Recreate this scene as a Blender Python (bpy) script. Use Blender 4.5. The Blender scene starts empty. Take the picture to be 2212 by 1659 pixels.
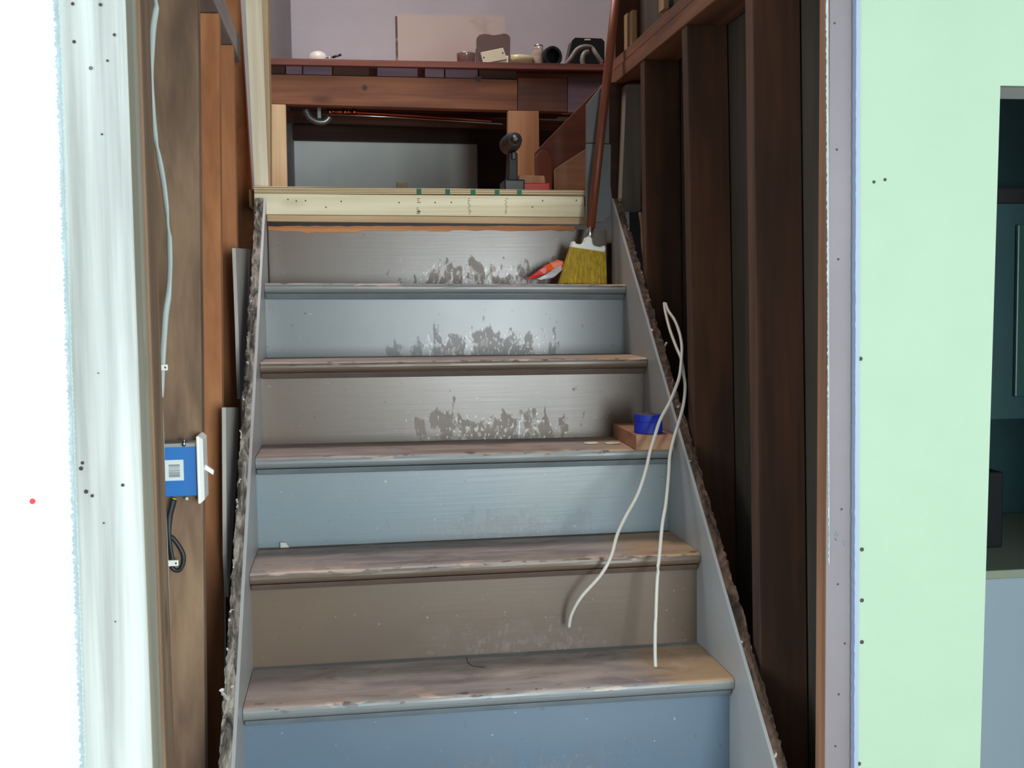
import bpy, bmesh, math, random
from mathutils import Vector, Matrix, noise
random.seed(7)
C = bpy.context.scene.collection
sc = bpy.context.scene

# ------------------------------------------------------------------ camera
F = 2512.66
CAM = Vector((-0.25096, -2.04526, 0.89559))
RV = Vector((0.9900564, -0.14010005, -0.01266094))
UV = Vector((0.02234348, 0.06775603, 0.9974517))
FV = Vector((0.13888518, 0.98781633, -0.07021262))
cd = bpy.data.cameras.new('camera'); cam = bpy.data.objects.new('camera', cd); C.objects.link(cam)
m = Matrix((RV, UV, -FV)).transposed().to_4x4(); m.translation = CAM
cam.matrix_world = m
cd.sensor_width = 36; cd.lens = F / 2212 * 36; cd.clip_start = .02; cd.clip_end = 60
sc.camera = cam
# ------------------------------------------------------------------ world, light, exposure
w = bpy.data.worlds.new('world'); sc.world = w; w.use_nodes = True
w.node_tree.nodes['Background'].inputs[0].default_value = (.55, .75, 1, 1)
w.node_tree.nodes['Background'].inputs[1].default_value = .3
def area(name, loc, target, sx, sy, power, col):
    d = bpy.data.lights.new(name, 'AREA'); d.shape = 'RECTANGLE'; d.size = sx; d.size_y = sy
    d.energy = power; d.color = col
    o = bpy.data.objects.new(name, d); C.objects.link(o); o.location = loc
    o.rotation_euler = (Vector(target) - Vector(loc)).to_track_quat('-Z', 'Y').to_euler()
    return o
area('daylight_front_window', (.92, -5.02, .74), (.92, 0, .70), 1.15, 1.35, 176, (.89, .98, 1.0))
area('added_side_light', (-2.45, -1.4, .9), (.3, -.2, .6), 1.0, 1.3, 34, (.78, .93, 1.0))  # added cool lamp to lift the right skirt, stud edges and treads
area('added_overhead_light', (-.30, 1.5, 3.5), (-.1, 1.4, 0), .6, 1.0, 48, (1.0, .90, .86))  # added warm overhead lamp lifting treads and upstairs wall; ceiling has no skylight
sc.view_settings.view_transform = 'Standard'; sc.view_settings.look = 'None'
sc.view_settings.gamma = 1; sc.view_settings.use_curve_mapping = False
sc.view_settings.exposure = 0.22
sc.cycles.use_denoising = True

# ------------------------------------------------------------------ helpers
def ray(px, py): return FV + RV * ((px - 1106) / F) - UV * ((py - 829.5) / F)
def atY(px, py, Y):
    d = ray(px, py); return CAM + d * ((Y - CAM.y) / d.y)
def atX(px, py, X):
    d = ray(px, py); return CAM + d * ((X - CAM.x) / d.x)

class MB:
    def __init__(s): s.bm = bmesh.new(); s.mi = 0
    def face(s, vs, mi=None):
        try: f = s.bm.faces.new(vs)
        except ValueError: return None
        f.material_index = s.mi if mi is None else mi
        return f
    def hexa(s, P, mi=None):           # P: 4 bottom, 4 top, ccw
        v = [s.bm.verts.new(p) for p in P]
        for q in ((3,2,1,0),(4,5,6,7),(0,1,5,4),(1,2,6,5),(2,3,7,6),(3,0,4,7)): s.face([v[i] for i in q], mi)
        return s
    def box(s, a, b, mi=None):
        x0,y0,z0 = a; x1,y1,z1 = b
        return s.hexa([(x0,y0,z0),(x1,y0,z0),(x1,y1,z0),(x0,y1,z0),(x0,y0,z1),(x1,y0,z1),(x1,y1,z1),(x0,y1,z1)], mi)
    def prism(s, pts, off, mi=None):   # planar loop extruded by off
        off = Vector(off); a = [s.bm.verts.new(p) for p in pts]; b = [s.bm.verts.new(Vector(p)+off) for p in pts]
        s.face(a[::-1], mi); s.face(b, mi); n = len(a)
        for i in range(n): s.face([a[i], a[(i+1)%n], b[(i+1)%n], b[i]], mi)
        return s
    def tube(s, pts, r, seg=10, flat=1.0, mi=None, closed=False):
        pts = [Vector(p) for p in pts]; rings = []; n = len(pts)
        up = Vector((.13,.21,.97)).normalized()
        for i, p in enumerate(pts):
            if closed: t = pts[(i+1)%n] - pts[i-1]
            else: t = pts[min(i+1,n-1)] - pts[max(i-1,0)]
            t.normalize(); a = t.cross(up)
            if a.length < .05: a = t.cross(Vector((1,0,0)))
            a.normalize(); b = a.cross(t)
            rr = r[i] if isinstance(r, (list, tuple)) else r
            rings.append([s.bm.verts.new(p + a*math.cos(k*2*math.pi/seg)*rr + b*math.sin(k*2*math.pi/seg)*rr*flat) for k in range(seg)])
        for i in range(n if closed else n-1):
            A, B = rings[i], rings[(i+1)%n]
            for k in range(seg): s.face([A[k], A[(k+1)%seg], B[(k+1)%seg], B[k]], mi)
        if not closed: s.face(rings[0][::-1], mi); s.face(rings[-1], mi)
        return s
    def lathe(s, c, prof, axis=(0,0,1), seg=24, mi=None):
        ax = Vector(axis).normalized(); a = ax.orthogonal().normalized(); b = ax.cross(a); c = Vector(c); rings = []
        for r, h in prof:
            rings.append([s.bm.verts.new(c + ax*h + (a*math.cos(k*2*math.pi/seg) + b*math.sin(k*2*math.pi/seg))*max(r,1e-4)) for k in range(seg)])
        for i in range(len(rings)-1):
            for k in range(seg): s.face([rings[i][k], rings[i][(k+1)%seg], rings[i+1][(k+1)%seg], rings[i+1][k]], mi)
        s.face(rings[0][::-1], mi); s.face(rings[-1], mi)
        return s
    def build(s, name, mats, parent=None, bevel=0, smooth=False, label=None, cat=None, group=None, kind=None):
        bm = s.bm; bmesh.ops.recalc_face_normals(bm, faces=bm.faces)
        xs = [v.co for v in bm.verts]
        lo = Vector([min(v[i] for v in xs) for i in range(3)]); hi = Vector([max(v[i] for v in xs) for i in range(3)])
        o0 = Vector(((lo.x+hi.x)/2, (lo.y+hi.y)/2, lo.z))
        for v in bm.verts: v.co -= o0
        me = bpy.data.meshes.new(name); bm.to_mesh(me); bm.free()
        if not isinstance(mats, (list, tuple)): mats = [mats]
        for mt in mats: me.materials.append(mt)
        if smooth:
            for p in me.polygons: p.use_smooth = True
        o = bpy.data.objects.new(name, me); C.objects.link(o)
        pw = Vector((0,0,0)); p = parent
        while p is not None: pw += p.location; p = p.parent
        o.location = o0 - pw
        if parent is not None: o.parent = parent
        if bevel:
            md = o.modifiers.new('bevel', 'BEVEL'); md.width = bevel; md.segments = 2; md.limit_method = 'ANGLE'
        return tag(o, label, cat, group, kind)
def tag(o, label=None, cat=None, group=None, kind=None):
    if label: o['label'] = label
    if cat: o['category'] = cat
    if group: o['group'] = group
    if kind: o['kind'] = kind
    return o
def thing(name, loc, label, cat, group=None, kind=None):
    o = bpy.data.objects.new(name, None); C.objects.link(o); o.location = loc; o.empty_display_size = .05
    return tag(o, label, cat, group, kind)
def smoothpath(pts, n=5):
    P = [Vector(p) for p in pts]; out = []
    for i in range(len(P)-1):
        p0, p1, p2, p3 = P[max(i-1,0)], P[i], P[i+1], P[min(i+2,len(P)-1)]
        for k in range(n):
            t = k/n
            out.append(.5*((2*p1) + (p2-p0)*t + (2*p0-5*p1+4*p2-p3)*t*t + (3*p1-p0-3*p2+p3)*t**3))
    out.append(P[-1]); return out

# ------------------------------------------------------------------ materials
def col(c):    # sRGB 0-255 -> linear
    return tuple(((v/255)/12.92 if v/255 <= .04045 else ((v/255+.055)/1.055)**2.4) for v in c) + (1,)
class NT:
    def __init__(s, name):
        s.m = bpy.data.materials.new(name); s.m.use_nodes = True; s.t = s.m.node_tree; s.n = s.t.nodes
        s.b = s.n['Principled BSDF']
    def new(s, typ, **kw):
        n = s.n.new(typ)
        for k, v in kw.items(): setattr(n, k, v)
        return n
    def link(s, a, b): s.t.links.new(a, b)
    def coords(s, scale=(1,1,1), rnd=False, loc=(0,0,0)):
        tc = s.new('ShaderNodeTexCoord'); mp = s.new('ShaderNodeMapping'); mp.inputs['Scale'].default_value = scale
        mp.inputs['Location'].default_value = loc
        if rnd:
            oi = s.new('ShaderNodeObjectInfo'); ma = s.math('MULTIPLY', oi.outputs['Random'], 7.3)
            va = s.new('ShaderNodeVectorMath', operation='ADD'); s.link(tc.outputs['Object'], va.inputs[0]); s.link(ma, va.inputs[1])
            s.link(va.outputs[0], mp.inputs[0])
        else: s.link(tc.outputs['Object'], mp.inputs[0])
        return mp.outputs[0]
    def noise(s, vec, scale=1, detail=4, dist=0, rough=.5):
        n = s.new('ShaderNodeTexNoise'); n.inputs['Scale'].default_value = scale; n.inputs['Detail'].default_value = detail
        n.inputs['Distortion'].default_value = dist; n.inputs['Roughness'].default_value = rough; s.link(vec, n.inputs['Vector']); return n.outputs['Fac']
    def math(s, op, a, b=0.0, clamp=False):
        n = s.new('ShaderNodeMath', operation=op); n.use_clamp = clamp
        for i, v in enumerate((a, b)):
            if isinstance(v, (int, float)): n.inputs[i].default_value = v
            else: s.link(v, n.inputs[i])
        return n.outputs[0]
    def step(s, v, a, b):              # smooth 0..1 between a and b
        n = s.new('ShaderNodeMapRange', interpolation_type='SMOOTHSTEP'); s.link(v, n.inputs[0])
        n.inputs[1].default_value = a; n.inputs[2].default_value = b; return n.outputs[0]
    def ramp(s, v, stops):
        r = s.new('ShaderNodeValToRGB'); e = r.color_ramp.elements
        while len(e) < len(stops): e.new(.5)
        for i, (p, c) in enumerate(stops): e[i].position = p; e[i].color = c
        s.link(v, r.inputs[0]); return r.outputs[0]
    def mix(s, f, a, b, mode='MIX'):
        n = s.new('ShaderNodeMix', data_type='RGBA', blend_type=mode)
        for i, v in ((0, f), (6, a), (7, b)):
            if isinstance(v, (int, float)): n.inputs[i].default_value = v
            elif isinstance(v, tuple): n.inputs[i].default_value = v
            else: s.link(v, n.inputs[i])
        return n.outputs[2]
    def xyz(s, vec):
        n = s.new('ShaderNodeSeparateXYZ'); s.link(vec, n.inputs[0]); return n.outputs
    def done(s, color, rough=.6, bump=None, bs=.2, bd=.002, metal=0, spec=.5):
        if isinstance(color, tuple): s.b.inputs['Base Color'].default_value = color
        else: s.link(color, s.b.inputs['Base Color'])
        if isinstance(rough, (int, float)): s.b.inputs['Roughness'].default_value = rough
        else: s.link(rough, s.b.inputs['Roughness'])
        s.b.inputs['Metallic'].default_value = metal; s.b.inputs['Specular IOR Level'].default_value = spec
        if bump is not None:
            bn = s.new('ShaderNodeBump'); bn.inputs['Strength'].default_value = bs; bn.inputs['Distance'].default_value = bd
            s.link(bump, bn.inputs['Height']); s.link(bn.outputs[0], s.b.inputs['Normal'])
        return s.m
def wood(name, c1, c2, axis='Z', rough=.7, knots=.0, dirt=.5, knotc=(60,35,20), fine=26, bs=.25):
    t = NT(name); k = 'XYZ'.index(axis)
    sc1 = [fine]*3; sc1[k] = 1.1; g = t.noise(t.coords(tuple(sc1), True), 1, 5, .7)
    sc2 = [fine*4]*3; sc2[k] = 3; g2 = t.noise(t.coords(tuple(sc2), True), 1, 3, .2)
    g = t.math('ADD', t.math('MULTIPLY', g, .75), t.math('MULTIPLY', g2, .25))
    c = t.ramp(g, [(.36, col(c1)), (.62, col(c2))])
    sc3 = [7]*3; sc3[k] = 1.6; st = t.noise(t.coords(tuple(sc3), True), 1, 4, .3)
    c = t.mix(t.math('MULTIPLY', t.step(st, .35, .75), dirt), c, tuple(v*.45 for v in col(c1)[:3])+(1,))
    if knots:
        sc4 = [6]*3; sc4[k] = 2.2; v = t.new('ShaderNodeTexVoronoi'); v.inputs['Scale'].default_value = 1
        t.link(t.coords(tuple(sc4), True), v.inputs['Vector'])
        kn = t.math('SUBTRACT', 1, t.step(v.outputs['Distance'], .03, .13)); c = t.mix(t.math('MULTIPLY', kn, knots), c, col(knotc))
    return t.done(c, rough, g, bs, .002)
def plain(name, c, rough=.6, metal=0, nz=0, ns=20, bs=.1, spec=.5, c2=None):
    t = NT(name); cc = col(c)
    if nz or c2:
        n = t.noise(t.coords(rnd=True), ns, 5)
        cc = t.ramp(n, [(.3, col(c2) if c2 else tuple(v*(1-nz) for v in col(c)[:3])+(1,)), (.7, col(c))])
        return t.done(cc, rough, n, bs, .002, metal, spec)
    return t.done(cc, rough, None, metal=metal, spec=spec)

M = {}
M['pale'] = wood('pale_spruce', (208,190,160), (236,224,200), 'Z', .6, .5, .12, (120,95,65), bs=.1)
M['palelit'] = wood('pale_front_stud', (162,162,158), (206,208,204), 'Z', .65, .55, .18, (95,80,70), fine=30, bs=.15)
M['paleX'] = wood('pale_spruce_rail', (214,196,158), (240,228,196), 'X', .6, .45, .1, (130,100,60), bs=.1)
M['paledirtX'] = wood('pale_dirty_rail', (170,135,100), (205,175,135), 'X', .7, .5, .35, bs=.2)
M['tanZ'] = wood('tan_plank', (160,112,76), (186,138,98), 'Z', .6, .0, .1, bs=.1)
M['oldZ'] = wood('old_brown_stud', (108,84,66), (150,120,94), 'Z', .8, .6, .6, (50,36,28), fine=18, bs=.4)
M['oldorangeZ'] = wood('old_orange_stud', (150,92,54), (186,124,78), 'Z', .75, .55, .4, (66,38,22), fine=14, bs=.3)
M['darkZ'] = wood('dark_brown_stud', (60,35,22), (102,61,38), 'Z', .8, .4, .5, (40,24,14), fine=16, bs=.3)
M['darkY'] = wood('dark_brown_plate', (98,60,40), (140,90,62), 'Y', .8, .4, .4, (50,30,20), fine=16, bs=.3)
M['greyY'] = wood('grey_weathered_plate', (128,118,118), (158,148,146), 'Y', .85, .3, .3, (80,70,66), fine=16, bs=.3)
M['backing'] = wood('backing_boards', (60,50,42), (84,70,58), 'Z', .9, .0, .5, fine=9, bs=.3)
M['beamX'] = wood('red_brown_beam', (100,58,42), (152,98,68), 'X', .7, .7, .55, (56,26,18), fine=16, bs=.4)
M['deckX'] = wood('reddish_deck_edge', (92,52,46), (136,80,68), 'X', .7, .0, .5, fine=22, bs=.3)
M['darkX'] = wood('dark_joist', (46,28,22), (78,48,36), 'X', .85, .3, .5, fine=16, bs=.3)
M['purpleX'] = wood('purple_grey_board', (92,76,92), (128,104,116), 'X', .8, .0, .4, fine=12, bs=.3)
M['stringer'] = wood('orange_stringer', (84,42,28), (114,62,42), 'X', .5, .0, .3, fine=14, bs=.15)
M['greyZ'] = wood('grey_old_stud', (122,112,102), (156,144,130), 'Z', .85, .0, .4, fine=18, bs=.35)
M['lathX'] = wood('splintered_wood', (150,88,50), (206,140,88), 'X', .8, .3, .5, bs=.4)
M['handle'] = wood('broom_handle', (104,50,30), (138,72,46), 'Z', .45, .0, .3, fine=30, bs=.05)
M['blockX'] = wood('wood_offcut', (150,104,74), (182,132,98), 'X', .6, .0, .25, fine=30, bs=.1)
M['sliver'] = wood('light_sliver', (150,118,84), (184,152,112), 'Z', .7, bs=.1)

def ply():
    t = NT('plywood_edge'); c = t.coords(); z = t.xyz(c)[2]
    n = t.noise(t.coords((3,3,120)), 1, 3)
    wv = t.math('SINE', t.math('ADD', t.math('MULTIPLY', z, 1150), t.math('MULTIPLY', n, 3)))
    return t.done(t.mix(t.step(wv, -.2, .7), col((150,122,86)), col((226,206,168))), .75, n, .3)
M['ply'] = ply()

def paint(name, base, alt, worn, wear=1.0, top=False):
    """glossy stair paint: kicked and scuffed low and near the middle of the flight"""
    t = NT(name); c = t.coords(); x, y, z = t.xyz(c)[:3]
    low = t.noise(t.coords((2,2,2), True), 1.5, 3)
    cc = t.mix(t.step(low, .35, .7), col(base), col(alt))
    # speckle
    sp = t.noise(t.coords((1,1,1), True), 95, 2)
    cc = t.mix(t.math('MULTIPLY', t.step(sp, .72, .80), .4), cc, col((205,205,200)))
    dk = t.noise(t.coords((1,1,1), True, (3,1,2)), 55, 2)
    cc = t.mix(t.math('MULTIPLY', t.step(dk, .71, .76), .6*wear), cc, col((50,42,38)))
    if not top:
        env = t.math('MULTIPLY', t.step(t.math('ABSOLUTE', t.math('ADD', x, -.085)), .33, .08), t.step(z, .105, .03))
        n1 = t.noise(t.coords((34,34,14), True), 1, 4, .25)
        th = t.math('ADD', n1, t.math('MULTIPLY', env, .27))
        brk = t.noise(t.coords((85,85,50), True, (7,2,9)), 1, 5, .4, .7)
        th = t.math('ADD', th, t.math('MULTIPLY', t.math('ADD', brk, -.5), .3)); m1 = t.math('MULTIPLY', t.step(th, .70, .78), wear)
        n2 = t.noise(t.coords((60,60,34), True), 1, 3, .3)
        m2 = t.math('MULTIPLY', t.step(t.math('ADD', n2, t.math('MULTIPLY', env, .2)), .76, .84), wear if wear > .5 else .08)
        cc = t.mix(t.math('MULTIPLY', m1, .42), cc, col(worn)); cc = t.mix(t.math('MULTIPLY', m2, .6), cc, col((186,180,174)))
        halo = t.math('MULTIPLY', t.step(t.math('ADD', t.noise(t.coords((9,9,9), True, (5,5,5)), 1, 4, .3), t.math('MULTIPLY', env, .3)), .62, .85), .35*wear); cc = t.mix(halo, cc, col((118,104,96)))
        fl = t.noise(t.coords((120,120,70), True, (1,8,2)), 1, 3, .2); fm = t.math('MULTIPLY', t.step(t.math('ADD', fl, t.math('MULTIPLY', env, .22)),   .78, .84), wear if wear > .5 else .08)
        cc = t.mix(t.math('MULTIPLY', fm, .7), cc, col((206,200,194)))
        g = t.noise(t.coords((6,6,170), True), 1, 3); h = t.math('ADD', t.math('MULTIPLY', g, .45), t.math('MULTIPLY', t.math('ADD', m1, m2), -.6))
        ro = t.math('ADD', t.math('MULTIPLY', m1, .14), t.math('ADD', .26, t.math('MULTIPLY', low, .10)))
        return t.done(cc, ro, h, .36, .0006, spec=.5)
    g = t.noise(t.coords((8,120,120), True), 1, 4)
    return t.done(cc, .4, g, .25, .001)
BLUE, BLUE2 = (121,124,123), (112,117,120)
TAU, TAU2 = (102,84,70), (94,78,65)
M['riser_blue'] = paint('blue_grey_riser_paint', BLUE, BLUE2, (122,114,110))
M['riser_bluelow'] = paint('clean_blue_grey_riser_paint', (122,132,136), (112,126,136), (90,84,86), .35)
M['riser_tau'] = paint('taupe_riser_paint', TAU, TAU2, (100,76,64))
M['riser_bottom'] = paint('bottom_riser_bluer_grey', (92,108,124), (86,106,124), (84,80,82), .35)  # blue-grey base shifted bluer and darker, bottom riser only
M['riser_taulow'] = paint('clean_taupe_riser_paint', TAU, TAU2, (76,66,62), .4)
def nose(name, base, dk):
    """painted nosing front, chipped to wood along its upper edge; worn tread on top"""
    t = NT(name); c = t.coords(); x, y, z = t.xyz(c)[:3]
    geo = t.new('ShaderNodeNewGeometry'); nz = t.xyz(geo.outputs['Normal'])[2]
    low = t.noise(t.coords((2,2,2), True), 1.3, 3)
    face = t.mix(t.step(low, .3, .7), col(base), col(dk))
    g1 = t.noise(t.coords((5,16,16), True), 1, 5, .8, .62); g2 = t.noise(t.coords((2.2,9,9), True, (2,5,1)), 1, 4, .4)
    top = t.ramp(g1, [(.30, col((124,110,108))), (.45, col((152,138,132))), (.56, col((164,150,144))), (.72, col((182,164,154)))])
    top = t.mix(t.math('MULTIPLY', t.step(g2, .52, .68), .5), top, col((150,120,96)))
    g3 = t.noise(t.coords((3,14,14), True, (9,2,6)), 1, 5, .5); top = t.mix(t.math('MULTIPLY', t.step(g3, .50, .62), .4), top, col((96,92,108)))
    rightw = t.step(t.math('ADD', x, t.math('MULTIPLY', g1, .2)), .36, .46); top = t.mix(t.math('MULTIPLY', rightw, .7), top, col((176,140,98)))
    leftw = t.step(t.math('ADD', x, t.math('MULTIPLY', g1, .25)), -.16, -.30); top = t.mix(t.math('MULTIPLY', leftw, .45), top, col((150,134,126)))
    back = t.step(t.math('ADD', y, t.math('MULTIPLY', g2, .05)), .118, .13); top = t.mix(back, top, face)
    e = t.math('ADD', nz, t.math('MULTIPLY', t.math('ADD', t.noise(t.coords((30,30,60), True), 1, 4), -.5), 1.3))
    cc = t.mix(t.step(e, .45, .62), face, top)
    EDGE = t.math('ADD', .25, t.math('MULTIPLY', t.math('SUBTRACT', 1, t.step(y, -.105, -.085)), .75))
    chip = t.noise(t.coords((9,9,60), True, (4,4,4)), 1, 4, .3)
    ch = t.math('MULTIPLY', t.step(t.math('ADD', chip, t.math('MULTIPLY', t.step(y, .0, -.07), 0)), .58, .62), t.math('MULTIPLY', t.step(nz, .05, .5), EDGE)); cc = t.mix(t.math('MULTIPLY', ch, .85), cc, col((196,168,154)))
    blk = t.noise(t.coords((24,40,90), True, (1,7,3)), 1, 4); cc = t.mix(t.math('MULTIPLY', t.step(blk, .62, .66), t.math('MULTIPLY', t.math('MULTIPLY', .75, EDGE), t.step(nz, -.2, .3))), cc, col((66,50,44)))
    ro = t.math('ADD', .36, t.math('MULTIPLY', t.step(e, .45, .62), .3))
    return t.done(cc, ro, chip, .35, .0015)
M['nose_blue'] = nose('blue_grey_worn_tread', BLUE, BLUE2)
M['nose_tau'] = nose('taupe_worn_tread', TAU, TAU2)
M['cove_blue'] = plain('blue_grey_cove', (120,129,135), .4, nz=.2)
M['cove_tau'] = plain('taupe_cove', (106,90,82), .4, nz=.2)
def rough_edge(name, a, b, c3):
    t = NT(name); n = t.noise(t.coords((60,14,14), True), 1, 6, .8, .65); n2 = t.noise(t.coords((1,1,1), True), 70, 3)
    c = t.ramp(n, [(.36, col(a)), (.48, col(b)), (.6, col(c3))]); c = t.mix(t.step(n2, .67, .74), c, col((206,198,188)))
    return t.done(c, .9, n, .8, .006)
M['rough_left'] = rough_edge('crumbled_plaster_edge', (30,26,24), (104,96,88), (164,156,146))
M['rough_right'] = rough_edge('raw_brown_board_edge', (38,28,22), (74,54,42), (108,84,68))
M['plaster'] = plain('white_plaster_crumb', (214,208,200), .9, nz=.25, ns=40, bs=.6)
M['skirt'] = plain('grey_skirt_paint', (168,170,172), .4, c2=(158,154,152), ns=4)
M['white_wall'] = plain('white_wall_paint', (222,240,244), .7, nz=.03, ns=6, bs=.03)
M['yellow_wall'] = plain('pale_yellow_green_paint', (160,182,158), .6, nz=.04, ns=9, bs=.06)
M['drywall_edge'] = plain('torn_drywall_edge', (172,182,186), .9, nz=.25, ns=60, bs=.6)
M['drywall_core'] = plain('gypsum_core', (188,180,168), .95, nz=.3, ns=50, bs=.6)
M['jamb_grey'] = plain('grey_jamb_paint', (126,117,122), .5, c2=(116,108,112), ns=5)
M['teal'] = plain('dark_teal_paint', (48,84,88), .5, nz=.15, ns=5)
M['teal2'] = plain('teal_door_panel', (52,92,88), .35, nz=.1, ns=5)
M['ceiling'] = plain('ceiling_white', (200,204,206), .8)
M['floor'] = wood('oak_floor', (120,92,66), (160,124,90), 'Y', .45)
M['black'] = plain('black_plastic', (22,22,26), .4)
M['blackm'] = plain('dark_rubber', (38,38,40), .6, nz=.3)
M['white_plastic'] = plain('white_plastic', (232,232,226), .3)
M['cable'] = plain('white_cable', (196,192,182), .45, nz=.08)
M['romex'] = plain('grey_white_cable', (170,180,176), .5, nz=.06)
M['blackcable'] = plain('black_cable', (36,40,42), .5)
M['bluebox'] = plain('blue_pvc', (24,112,190), .4, nz=.1, ns=8)
M['label'] = plain('white_sticker', (214,222,222), .5)
M['ink'] = plain('grey_ink', (110,116,118), .6)
M['stamp'] = plain('stamp_ink', (104,96,84), .8)
M['green'] = plain('green_paint_mark', (52,112,84), .8, nz=.2)
M['steel'] = plain('bright_steel', (200,200,200), .25, 1)
M['steeldark'] = plain('dark_steel', (70,72,76), .4, .8)
M['yellowtip'] = plain('yellow_sheath', (230,205,40), .5)
M['tape'] = plain('blue_masking_tape', (18,42,170), .6, nz=.3, ns=50)
M['tapetop'] = plain('tape_cardboard', (120,100,96), .8, nz=.2)
M['bristle'] = wood('yellow_bristles', (156,124,16), (200,170,46), 'Z', .6, fine=160, bs=.8)
M['orange'] = plain('orange_wrapper', (236,96,32), .35, nz=.2, ns=30)
M['red'] = plain('red_plastic', (206,34,30), .4)
M['wrap'] = plain('crumpled_white_wrap', (205,200,205), .35, nz=.4, ns=60)
M['hole'] = plain('nail_hole_dark', (64,58,56), .8)
M['nail'] = plain('dull_nail', (120,120,122), .4, .8)
M['copper'] = plain('copper_pipe', (190,104,70), .25, 1)
M['pipe'] = plain('grey_pipe', (120,124,122), .35, .7)
M['brownbox'] = plain('brown_leatherette', (98,74,70), .6, nz=.15)
M['cream'] = plain('cream_cover', (214,204,180), .5)
M['clear'] = plain('cloudy_clear_plastic', (190,184,184), .15, nz=.1); 
M['amber'] = plain('amber_paste', (178,88,54), .4, nz=.3, ns=60)
M['palebag'] = plain('pale_yellow_film', (206,192,150), .3, nz=.15, ns=40, bs=.5)
M['hose'] = plain('grey_hose', (128,122,118), .5, nz=.3, ns=40, bs=.5)
M['counter'] = plain('counter_edge', (150,158,140), .5)
M['cabwhite'] = plain('blue_white_cabinet', (160,178,190), .5)
M['redmark'] = plain('red_mark', (220,60,70), .7)
def glassm():
    m = plain('clear_glass', (235,235,235), .05); m.node_tree.nodes['Principled BSDF'].inputs['Transmission Weight'].default_value = .85; return m
M['glass'] = glassm()
def lilac():
    t = NT('lilac_grey_plaster'); c = t.coords(); x, y, z = t.xyz(c)[:3]
    n = t.noise(t.coords((1,1,1)), 2.2, 5); n2 = t.noise(t.coords((1,1,1), loc=(3,3,3)), 9, 5)
    cc = t.mix(t.step(n, .3, .7), col((192,184,190)), col((176,170,178)))
    # bare plaster patch (x -.1.. .4 of centre)
    def rect(x0, x1, z0, z1, s=.01):
        e = t.math('MULTIPLY', t.step(x, x0-s, x0+s), t.math('SUBTRACT', 1, t.step(x, x1-s, x1+s)))
        return t.math('MULTIPLY', e, t.math('MULTIPLY', t.step(z, z0-s, z0+s), t.math('SUBTRACT', 1, t.step(z, z1-s, z1+s))))
    r = rect(PATCH[0], PATCH[1], -1, PATCH[2]); cc = t.mix(t.math('MULTIPLY', r, .8), cc, col((204,184,174)))
    cc = t.mix(t.math('MULTIPLY', r, t.math('MULTIPLY', t.step(n2, .56, .68), .5)), cc, col((168,148,132)))
    crk = rect(PATCH[0]-.006, PATCH[0]+.004, -1, PATCH[2]-.01, .002); cc = t.mix(t.math('MULTIPLY', crk, t.step(n2, .35, .5)), cc, col((96,80,74)))
    return t.done(cc, .85, n2, .1, .002)

# ------------------------------------------------------------------ room shell
FL, YW = -.76, -.34
def S(name, mb, mat, **k): return mb.build(name, mat, kind='structure', **k)
S('floor', MB().box((-2.5,-5.1,FL-.05),(2.5,1.9,FL)), M['floor'])
S('ceiling', MB().box((-2.5,-5.1,1.75),(2.5,YW+.1,1.8)), M['ceiling'])
b = MB(); b.box((-2.6,-5.1,FL),(-2.5,-1.93,1.8)); b.box((-2.6,-.87,FL),(-2.5,YW,1.8)); b.box((-2.6,-1.93,FL),(-2.5,-.87,.22)); b.box((-2.6,-1.93,1.58),(-2.5,-.87,1.8))
S('wall_left', b, M['white_wall'])
w2 = thing('added_window_2', (-2.55,-1.4,.22), None, None, kind='structure')  # unseen window, added to go with the extra side lamp
b = MB(); b.box((-2.6,-1.93,.22),(-2.5,-1.90,1.58)); b.box((-2.6,-.90,.22),(-2.5,-.87,1.58)); b.box((-2.6,-1.93,1.55),(-2.5,-.87,1.58)); b.box((-2.6,-1.93,.22),(-2.5,-.87,.25)); b.build('window_frame', M['white_plastic'], w2)
S('wall_right', MB().box((2.5,-5.1,FL),(2.6,1.9,1.8)), M['white_wall'])
b = MB(); x0, x1, z0, z1 = .33, 1.51, .04, 1.44
b.box((-2.6,-5.2,FL),(x0,-5.1,1.8)); b.box((x1,-5.2,FL),(2.6,-5.1,1.8)); b.box((x0,-5.2,FL),(x1,-5.1,z0)); b.box((x0,-5.2,z1),(x1,-5.1,1.8))
S('wall_rear', b, M['white_wall'])
wn = thing('window_1', (.92,-5.15,z0), None, None, kind='structure')
b = MB(); b.box((x0,-5.2,z0),(x0+.03,-5.1,z1)); b.box((x1-.03,-5.2,z0),(x1,-5.1,z1)); b.box((x0,-5.2,z1-.03),(x1,-5.1,z1)); b.box((x0,-5.2,z0),(x1,-5.1,z0+.03))
b.build('window_frame', M['white_plastic'], wn)

def jag(p, q, n, amp, ax=0):   # ragged polyline between 2 points in the X-Z plane
    out = []
    for i in range(n+1):
        t = i/n; v = Vector(p).lerp(Vector(q), t); v[ax] += random.uniform(-amp, amp) + .5*amp*math.sin(i*1.7); out.append(v)
    return out
YD = YW - .013
# left white drywall with a torn edge beside the post
pa, pb = atY(186,1760,YD), atY(122,-100,YD)
edge = jag(pa, pb, 600, .0007)
zt = 1.75
loop = [Vector((-2.5,YD,FL)), Vector((pa.x,YD,FL))] + edge + [Vector((pb.x,YD,zt)), Vector((-2.5,YD,zt))]
wl = S('wall_front', MB().prism(loop, (0,.013,0)), M['white_wall'])
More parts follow.
